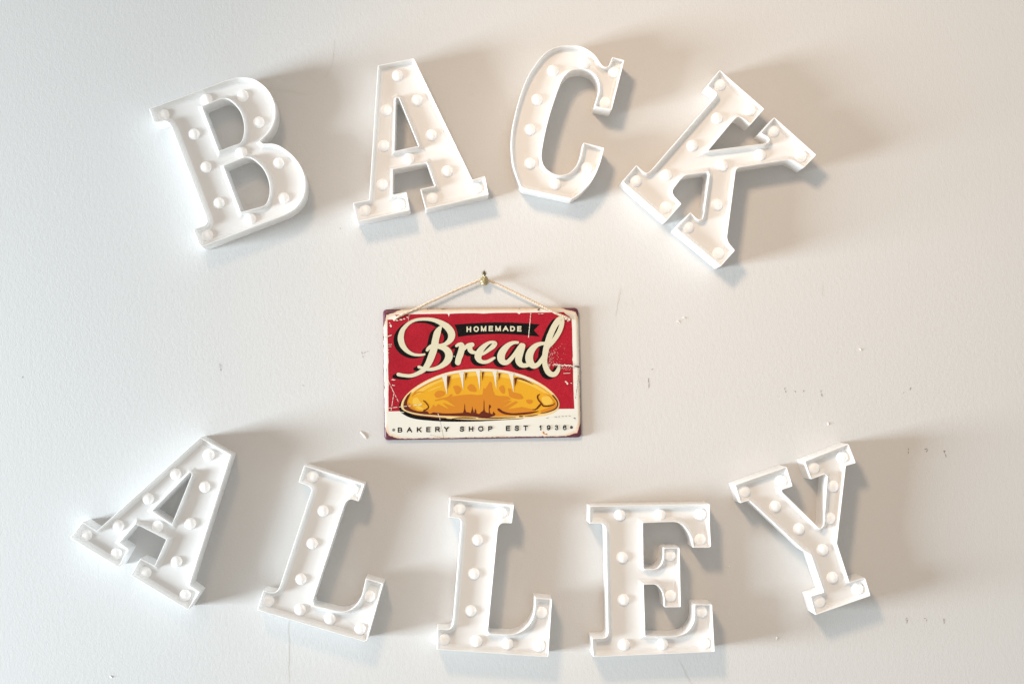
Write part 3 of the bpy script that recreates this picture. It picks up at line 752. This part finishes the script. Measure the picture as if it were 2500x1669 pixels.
def darkdash(x0, y0, x1, y1, w, n):
    for i in range(n):
        a = i / n; b = (i + random.uniform(.45, .85)) / n
        cr.stroke([(x0 + (x1 - x0) * a, y0 + (y1 - y0) * a, w * .5), (x0 + (x1 - x0) * b, y0 + (y1 - y0) * b, w)], n=2)
darkdash(540, 1350, 570, 1500, 1.6, 9); darkdash(455, 1465, 545, 1490, 1.4, 5); darkdash(1440, 1325, 1470, 1318, 2, 2); darkdash(1510, 1315, 1660, 1305, 2.2, 5)
darkdash(1718, 960, 1690, 1160, 2, 9); darkdash(82, 900, 68, 1080, 1.6, 9)
cr.poly([(1670, 1320), (1690, 1322), (1692, 1332), (1680, 1328)]); cr.poly([(1372, 395), (1392, 392), (1380, 408), (1366, 411)]); cr.poly([(1405, 1492), (1412, 1472), (1420, 1492)]); cr.poly([(970, 1497), (985, 1487), (1000, 1496)])
cr.poly([(1200, 391), (1225, 391), (1212, 396)]); cr.poly([(425, 396), (440, 395), (430, 402)])
cr.build('paint_cracks', M_PLUM, sign)['kind'] = 'stuff'
st = Print(.00012)
st.poly([(1408, 1440), (1420, 1436), (1430, 1462), (1415, 1458)]); st.poly([(1432, 1456), (1450, 1455), (1448, 1468), (1434, 1466)])
st.build('rust_stain', M_ORA, sign)
for x, y, col in ((143, 1425, (120, 120, 118)), (1655, 1403, (70, 68, 60))):
    p = Print(.00015); p.poly([(x + 13 * math.cos(t * .5236), y + 13 * math.sin(t * .5236)) for t in range(12)])
    p.build('screw_hole', mat_flat('screw_hole_shade', col, .7, 0, .1), sign)

# ------------------------------------------------------------------ rope of the sign
M_ROPE = mat_flat('jute_rope', (218, 200, 178), .9, 0, .32, 420, .5)
def rope_mesh():
    key = [(Z1(150, 488), HS - .001), (Z1(168, 472), HS + .0020), (Z1(250, 432), HS + .0018), (Z1(345, 390), HS + .0017), (Z1(480, 325), .0100), (Z1(700, 226), .0096), (Z1(860, 160), .0090), (Z1(905, 146), .0080),
           (Z1(925, 148), .0080), (Z1(975, 164), .0090), (Z1(1150, 247), .0096), (Z1(1330, 335), .0100), (Z1(1440, 391), HS + .0017), (Z1(1530, 436), HS + .0018), (Z1(1615, 470), HS + .0020), (Z1(1636, 482), HS - .001)]
    K = [W(p[0], p[1], h) for p, h in key]
    K = [K[0] * 2 - K[1]] + K + [K[-1] * 2 - K[-2]]
    path = []
    for i in range(1, len(K) - 2):
        n = max(3, int((K[i + 1] - K[i]).length / .0010))
        for j in range(n): path.append(catmull(K[i - 1], K[i], K[i + 1], K[i + 2], j / n))
    path.append(K[-2])
    V = []; Fc = []; s = 0; R = 6
    dist = [0]
    for i in range(1, len(path)): dist.append(dist[-1] + (path[i] - path[i - 1]).length)
    for k in range(3):
        b = len(V)
        for i, p in enumerate(path):
            t = (path[min(i + 1, len(path) - 1)] - path[max(0, i - 1)]).normalized()
            u = t.cross(Vector((0, 1, 0))).normalized(); v = t.cross(u)
            ph = dist[i] / .0085 * 2 * math.pi + k * 2 * math.pi / 3
            c = p + (u * math.cos(ph) + v * math.sin(ph)) * .00095
            r = .00100 + .00014 * math.sin(dist[i] * 900 + k) + random.uniform(-.00008, .00008)
            for q in range(R):
                a = 2 * math.pi * q / R
                V.append(c + (u * math.cos(a) + v * math.sin(a)) * r)
            if i:
                for q in range(R): Fc.append((b + (i - 1) * R + q, b + (i - 1) * R + (q + 1) % R, b + i * R + (q + 1) % R, b + i * R + q))
    for i in range(220):                                 # loose fibres
        j = random.randrange(2, len(path) - 2); p = path[j]
        t = (path[j + 1] - path[j - 1]).normalized()
        d = Vector((random.gauss(0, 1), random.gauss(0, 1), random.gauss(0, 1))); d = (d - t * d.dot(t)).normalized()
        a = p + d * .0014; e = a + d * random.uniform(.0005, .0020) + t * random.uniform(-.004, .004); w = t.cross(d) * .00008
        b = len(V); V += [a - w, a + w, e]; Fc.append((b, b + 1, b + 2))
    return V, Fc
V, Fc = rope_mesh()
rope = link('rope', V, Fc, M_ROPE, sign, sign_org, smooth=80)
for x, y in ((152, 486), (1634, 480)):
    c = W(*Z1(x, y), HS + .0010); V = []; Fc = []
    for i in range(7):
        for j in range(10):
            t = math.pi * i / 6; a = 2 * math.pi * j / 10; r = .0020 * (1 + .2 * math.sin(3 * a + 5 * t))
            V.append(c + Vector((r * 1.2 * math.sin(t) * math.cos(a), -r * .7 * math.cos(t), r * math.sin(t) * math.sin(a))))
    for i in range(6):
        for j in range(10): Fc.append((i * 10 + j, i * 10 + (j + 1) % 10, (i + 1) * 10 + (j + 1) % 10, (i + 1) * 10 + j))
    k = link('knot', V, Fc, M_ROPE, rope, sign_org, smooth=80)

# ------------------------------------------------------------------ pineapple pin
M_BRASS = mat_flat('aged_brass', (194, 182, 146), .34, .75, .25, 300, .2)
M_DARKBRASS = mat_flat('dark_brass_leaves', (128, 118, 88), .40, .7, .3, 300, .3)
PH_ = .0135
pc = W(1182.3, 685, PH_)
porg = Vector((pc.x, 0, pc.z))
pin = tag(empty('pineapple_pin', porg), 'small aged brass pin shaped like a pineapple, holding up the rope of the bread sign', 'wall pin')
V = []; Fc = []; NI, NJ = 28, 40
for i in range(NI + 1):
    t = math.pi * i / NI
    for j in range(NJ):
        a = 2 * math.pi * j / NJ
        rr = math.sin(t) ** .85 * (.0055 - .0009 * math.cos(t))
        z = .0070 * math.cos(t)
        g1 = abs(math.sin(4 * a + 7 * t)); g2 = abs(math.sin(4 * a - 7 * t))
        bmp = (min(g1, g2) - .35) * .0019 * math.sin(t)
        V.append((pc.x + (rr + bmp) * math.cos(a), pc.y - (rr + bmp) * math.sin(a), pc.z + z))
for i in range(NI):
    for j in range(NJ): Fc.append((i * NJ + j, (i + 1) * NJ + j, (i + 1) * NJ + (j + 1) % NJ, i * NJ + (j + 1) % NJ))
link('fruit_body', V, Fc, M_BRASS, pin, porg, smooth=35)
def leaf(base, tip, w, bend):
    base = Vector(base); tip = Vector(tip); V = []; n = 5
    d = tip - base; side = d.cross(bend).normalized()
    for i in range(n + 1):
        t = i / n; p = base + d * t + bend * (math.sin(t * math.pi) * -.15 * d.length)
        ww = w * (1 - t) ** .7 + .00008
        V += [p - side * ww, p + bend.normalized() * ww * .5, p + side * ww, p - bend.normalized() * ww * .3]
    F = []
    for i in range(n):
        for k in range(4): F.append((i * 4 + k, i * 4 + (k + 1) % 4, i * 4 + 4 + (k + 1) % 4, i * 4 + 4 + k))
    return V, F
rl = random.Random(5)
for tier, (n, zb, L, sp) in enumerate(((7, .0062, .0042, .0030), (6, .0078, .0044, .0026), (5, .0094, .0042, .0017), (3, .0108, .0046, .0008))):
    for k in range(n):
        a = 2 * math.pi * (k + .5 * tier) / n
        o = Vector((math.cos(a), -math.sin(a), 0))
        v, f = leaf(pc + Vector((0, 0, zb)) + o * .0010, pc + Vector((0, 0, zb + L)) + o * (.0014 + sp * 1.1), .0013, o)
        link('crown_leaf', v, f, M_DARKBRASS, pin, porg, smooth=40)
V = []; Fc = []
for i, (h, r) in enumerate(((0.0, .0012), (.004, .0012), (.0085, .0018), (PH_ - .003, .0022))):
    for j in range(12):
        a = 2 * math.pi * j / 12; V.append((pc.x + r * math.cos(a), -h, pc.z - .001 + r * math.sin(a)))
    if i:
        for j in range(12): Fc.append(((i - 1) * 12 + j, (i - 1) * 12 + (j + 1) % 12, i * 12 + (j + 1) % 12, i * 12 + j))
link('shank', V, Fc, M_BRASS, pin, porg, smooth=60)
